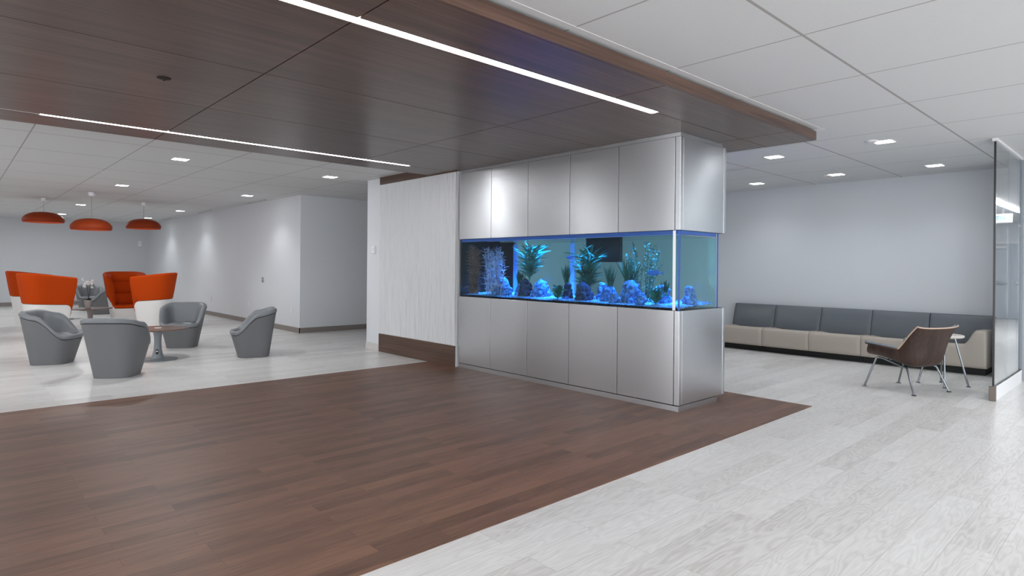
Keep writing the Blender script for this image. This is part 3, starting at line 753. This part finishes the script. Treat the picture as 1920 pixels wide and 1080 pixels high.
# outlets
for y, lab in ((12.02, 'white outlet nearest the wall corner'), (14.39, 'white outlet right of the facing grey tub chair'), (17.17, 'white outlet above the facing grey tub chair'), (19.52, 'farthest white outlet on the lounge wall')):
    t = thing('wall_outlet', lab, 'outlet', (5.089, y, .43), 0, 'white outlets on the lounge wall')
    BX((-.007, -.04, -.065), (-.0005, .04, .065), .002).build('plate', WHITE2, t)
    for dz in (-.03, .03): BX((-.009, -.02, dz-.016), (-.0072, .02, dz+.016), .0006).build('socket', WHITE, t)
t = thing('wall_button', 'round grey button plate on the white lounge wall', 'button', (5.089, 13.59, 1.01))
o = MB().lathe([(.04, .0005), (.06, .004), (.055, .012), (.02, .014)], 24).build('plate', GREYM, t, smooth=40); o.rotation_euler = (0, -PI/2, 0)
o = MB().lathe([(.018, .0145), (.016, .02), (.004, .022)], 16).build('push_knob', WHITE2, t); o.rotation_euler = (0, -PI/2, 0)
t = thing('wall_alarm', 'small white alarm box high on the white wall beside the wavy panel', 'alarm', (5.029, 8.69, 1.60))
BX((-.035, -.045, -.06), (-.0005, .045, .06), .006).build('housing', WHITE, t)
BX((-.040, -.018, -.02), (-.0355, .018, .03), .002).build('lens', WHITE2, t)
t = thing('wall_thermostat', 'small white control high on the grey back wall', 'thermostat', (4.82, 24.049, 2.02))
BX((-.05, -.02, -.09), (.05, -.0005, .09), .004).build('housing', WHITE, t)
BX((-.03, -.023, .0), (.03, -.0205, .05), .001).build('display', WHITE2, t)

# ================================================================== LONG SOFA (five modules)
SEAMS = [5.21, 4.49, 3.76, 3.033, 2.305, 1.575]
slabs = ['sofa module at the left end beside the steel cabinet', 'second sofa module from the steel cabinet', 'middle module of the five-part sofa', 'fourth sofa module, partly behind the plywood chair', 'sofa end module with a raised armrest by the glass partition']
def sofa_module(i):
    y1, y0 = SEAMS[i], SEAMS[i+1]; w = y1-y0; t = thing('sofa_module', 'taupe and charcoal '+slabs[i], 'sofa', (9.66, (y0+y1)/2, 0), 0, 'modules of the long sofa')
    arm = i == 4; n = 44 if arm else 22; b = MB(); rows = []
    for k in range(n+1):
        q = k/n; yy = w/2-.0025 - (w-.005)*q; e = min(q, 1-q)*w; edge = 1-max(0, 1-e/.02)**2
        sc = math.sin(PI*q)**1.4
        lift = 0
        if arm: lift = .19*sm((q-.66)/.20); sc = math.sin(PI*min(1, q/.72))**1.4 if q < .72 else 0
        prof = [(0.02, .098), (.004, .11), (0, .14), (-.004+.004*(1-edge), .25), (0, .345+lift), (.006, .368+lift), (.022, .388+lift), (.05, .398+lift*1.0)]
        for d in (.12, .2, .3, .4, .5): prof.append((d, .398 + lift - .020*(d-.05)/.45 - .040*sc*sm((d-.03)/.3)))
        if arm and lift > .01: prof[-1] = (.5, prof[-1][1])
        prof += [(.62, .37 + lift), (.64, .35+lift*.9), (.64, .11), (.62, .098)]
        ins = .012*(1-edge)
        rows.append([(x + (ins if x < .3 else -ins), yy, z - (ins if z > .3 else 0)) for x, z in prof])
    R = b.grid(rows, closed_u=True); b.cap(R[0]); b.cap(R[-1], True)
    b.build('seat', SEATB, t, smooth=60)
    b = MB(); rows = []
    for k in range(n+1):
        q = k/n; yy = w/2-.003 - (w-.006)*q; e = min(q, 1-q)*w; edge = max(0, 1-e/.022)**2*.014; bul = .012*math.sin(PI*q)
        prof = [(.415+edge, .33), (.425-bul+edge, .40), (.455-bul*1.2+edge, .52), (.497-bul+edge, .65), (.528+edge, .728), (.540+edge, .742), (.556, .747-edge*.3), (.60, .744), (.645, .73), (.65, .55), (.655, .33)]
        rows.append([(x, yy, z) for x, z in prof])
    R = b.grid(rows, closed_u=True); b.cap(R[0]); b.cap(R[-1], True)
    b.build('backrest', BACKG, t, smooth=60)
    BX((.13, -w/2+(.03 if arm else .002), 0), (.62, w/2-.002, .096), .002).build('base', SOFAB, t)
for i in range(5): sofa_module(i)

# ================================================================== PLYWOOD LOUNGE CHAIR
ch = thing('lounge_chair', 'moulded walnut plywood lounge chair with grey cushion and steel legs, back turned', 'chair', (7.99, 2.03, 0), math.radians(-20))
def lerp_poly(P, t):
    t = t*(len(P)-1); i = min(int(t), len(P)-2); f = t-i
    # catmull-rom
    p0, p1, p2, p3 = [Vector(P[max(0, min(len(P)-1, i+k))]) for k in (-1, 0, 1, 2)]
    return .5*((2*p1)+(p2-p0)*f+(2*p0-5*p1+4*p2-p3)*f*f+(3*p1-p0-3*p2+p3)*f*f*f)
CC = [(0, .27, .362), (0, .12, .352), (0, -.06, .315), (0, -.20, .285), (0, -.275, .33), (0, -.315, .46), (0, -.355, .61), (0, -.395, .725)]
EE = [(.315, .235, .497), (.312, .12, .492), (.305, 0, .486), (.295, -.10, .480), (.300, -.145, .52), (.312, -.21, .60), (.325, -.28, .68), (.335, -.345, .745)]
def shell_rows(off, nv=44, nu=40, v0=0., v1=1., lat=1.):
    rows = []
    for a in range(nv+1):
        v = v0+(v1-v0)*a/nv; c = lerp_poly(CC, v); e = lerp_poly(EE, v); r = []
        for k in range(nu+1):
            u = -1+2*k/nu; au = abs(u)*lat; px_ = .5 + .42*sm((v-.45)/.4); f = math.sin(au*PI/2)**px_
            g_ = 1 - max(0, math.cos(au*PI/2))**px_
            r.append(Vector((math.copysign(e.x*f, u), c.y+(e.y-c.y)*g_, c.z+(e.z-c.z)*g_)))
        rows.append(r)
    if off:
        out = []
        for i in range(len(rows)):
            r = []
            for j in range(len(rows[0])):
                du = rows[i][min(j+1, nu)]-rows[i][max(j-1, 0)]; dv = rows[min(i+1, nv)][j]-rows[max(i-1, 0)][j]
                n_ = du.cross(dv).normalized()
                if n_.dot(Vector((0, .12, .66)) - rows[i][j]) < 0: n_ = -n_
                r.append(rows[i][j]+n_*off)
            out.append(r)
        rows = out
    return rows
def closed_sheet(rows, th_rows):
    b = MB(); A = b.grid(rows); B2 = b.grid(th_rows); nr, nc = len(A), len(A[0])
    loop = [(0, j) for j in range(nc)] + [(i, nc-1) for i in range(1, nr)] + [(nr-1, j) for j in range(nc-2, -1, -1)] + [(i, 0) for i in range(nr-2, 0, -1)]
    for k in range(len(loop)):
        p, q = loop[k], loop[(k+1) % len(loop)]
        b.bm.faces.new((A[p[0]][p[1]], A[q[0]][q[1]], B2[q[0]][q[1]], B2[p[0]][p[1]]))
    return b
closed_sheet(shell_rows(0), shell_rows(.012)).build('shell', W_CHAIR, ch, smooth=60)
closed_sheet(shell_rows(.0135, v0=.03, v1=.985, lat=.93), shell_rows(.036, v0=.035, v1=.98, lat=.91)).build('cushion', CHGREY, ch, smooth=60)
# pale plywood edge that frames the shell
pts = [lerp_poly(EE, v/30) for v in range(31)]
for sx in (-1, 1):
    b = MB(); b.tube([(p.x*sx, p.y, p.z+.003) for p in pts], .0075, 8); b.build('ply_edge', PLY, ch)
top = shell_rows(.004)[-1]
b = MB(); b.tube(top, .0075, 8); b.build('ply_edge', PLY, ch)
for sx in (-1, 1):
    def flange(z0, z1, grow):
        b = MB(); rows = []
        for k in range(15):
            q = k/14; y = .245-.345*q; inn = .300; wd = (.105*(1-q)**.6+.012)*(.35+.65*sm(q/.12)) + grow; z = .507 - .018*q
            rows.append([Vector((sx*(inn), y, z+z0)), Vector((sx*(inn+wd), y, z+z0+.018*(1-q))), Vector((sx*(inn+wd), y, z+z1+.018*(1-q))), Vector((sx*inn, y, z+z1))])
        R = b.grid(rows, closed_u=True); b.cap(R[0]); b.cap(R[-1], True); return b
    flange(-.012, 0, 0).build('arm_panel', W_CHAIR, ch, smooth=40)
    flange(.001, .024, -.002).build('arm_pad', CHGREY, ch, bevel=.006, smooth=40)
for sx in (-1, 1):
    x1, x0 = .235*sx, .292*sx
    b = MB(); b.tube([(x1, .16, .352), (x1, .10, .345), (x1, -.12, .285), (x1, -.16, .276)], .0105, 10); b.build('side_rail', CHROME, ch)
    for y1, y0, z1 in ((.16, .291, .352), (-.16, -.285, .276)):
        b = MB(); b.tube([(x1, y1, z1), (x1+.012*sx, y1+(.022 if y1 > 0 else -.018), z1-.012), (x0, y0, .008)], .0105, 10); lg = b.build('leg', CHROME, ch, smooth=50)
        MB().lathe([(.024, 0), (.026, .005), (.014, .012)], 20, (x0, y0, 0)).build('foot_glide', CHROME, lg, smooth=40)
b = MB(); b.tube([(-.235, .07, .337), (.235, .07, .337)], .009, 8); b.build('cross_rail', CHROME, ch)

# ================================================================== SIDE TABLE
st = thing('side_table', 'small pale side table on splayed steel legs beside the plywood chair', 'table', (8.605, 1.815, 0))
MB().lathe([(.19, .565), (.205, .575), (.207, .585), (.201, .597)], 48).build('table_top', mat('pale_laminate', srgb(206, 198, 190), .4), st, smooth=30)
for fx, fy in ((8.555, 2.05), (8.79, 1.87), (8.395, 1.75), (8.68, 1.58)):
    p = Vector((fx-8.605, fy-1.815, 0)); b = MB(); b.tube([(p.x*.45, p.y*.45, .566), (p.x, p.y, .008)], .0105, 10); lg = b.build('leg', CHROME, st, smooth=50)
    MB().lathe([(.022, 0), (.024, .005), (.013, .012)], 20, (p.x, p.y, 0)).build('foot_glide', CHROME, lg, smooth=40)
MB().lathe([(.05, .552), (.12, .556), (.12, .5645)], 24).build('top_bracket', CHROME, st)

# ================================================================== GLASS PARTITION
gp = thing('glass_partition', 'clear glass partition in a white base rail beside the sofa end', 'partition', (8.7, 1.245, 0))
O = Vector((8.7, 1.245, 0))
def GB(a, b, bev=0.): return BX(Vector(a)-O, Vector(b)-O, bev)
for a, c in ((8.0, 8.734), (8.742, 9.477), (9.485, 9.608)):
    GB((a, 1.239, .148), (c, 1.251, 2.70)).build('glass_pane', GLASS, gp)
GB((7.982, 1.236, .15), (7.999, 1.254, 2.695)).build('edge_seal', BLACKG, gp, label='black vertical edge of the glass')
GB((7.97, 1.222, .0), (9.609, 1.268, .146), .002).build('base_rail', WHITE, gp)
GB((7.945, 1.215, 0), (7.969, 1.275, .152), .003).build('end_cap', BRONZE, gp, label='bronze metal end cap')
GB((8.0, 1.225, .1465), (9.609, 1.237, .153)).build('gasket', BLACK, gp)
GB((7.96, 1.222, 2.70), (9.609, 1.268, 2.7295), .002).build('head_channel', WHITE2, gp)
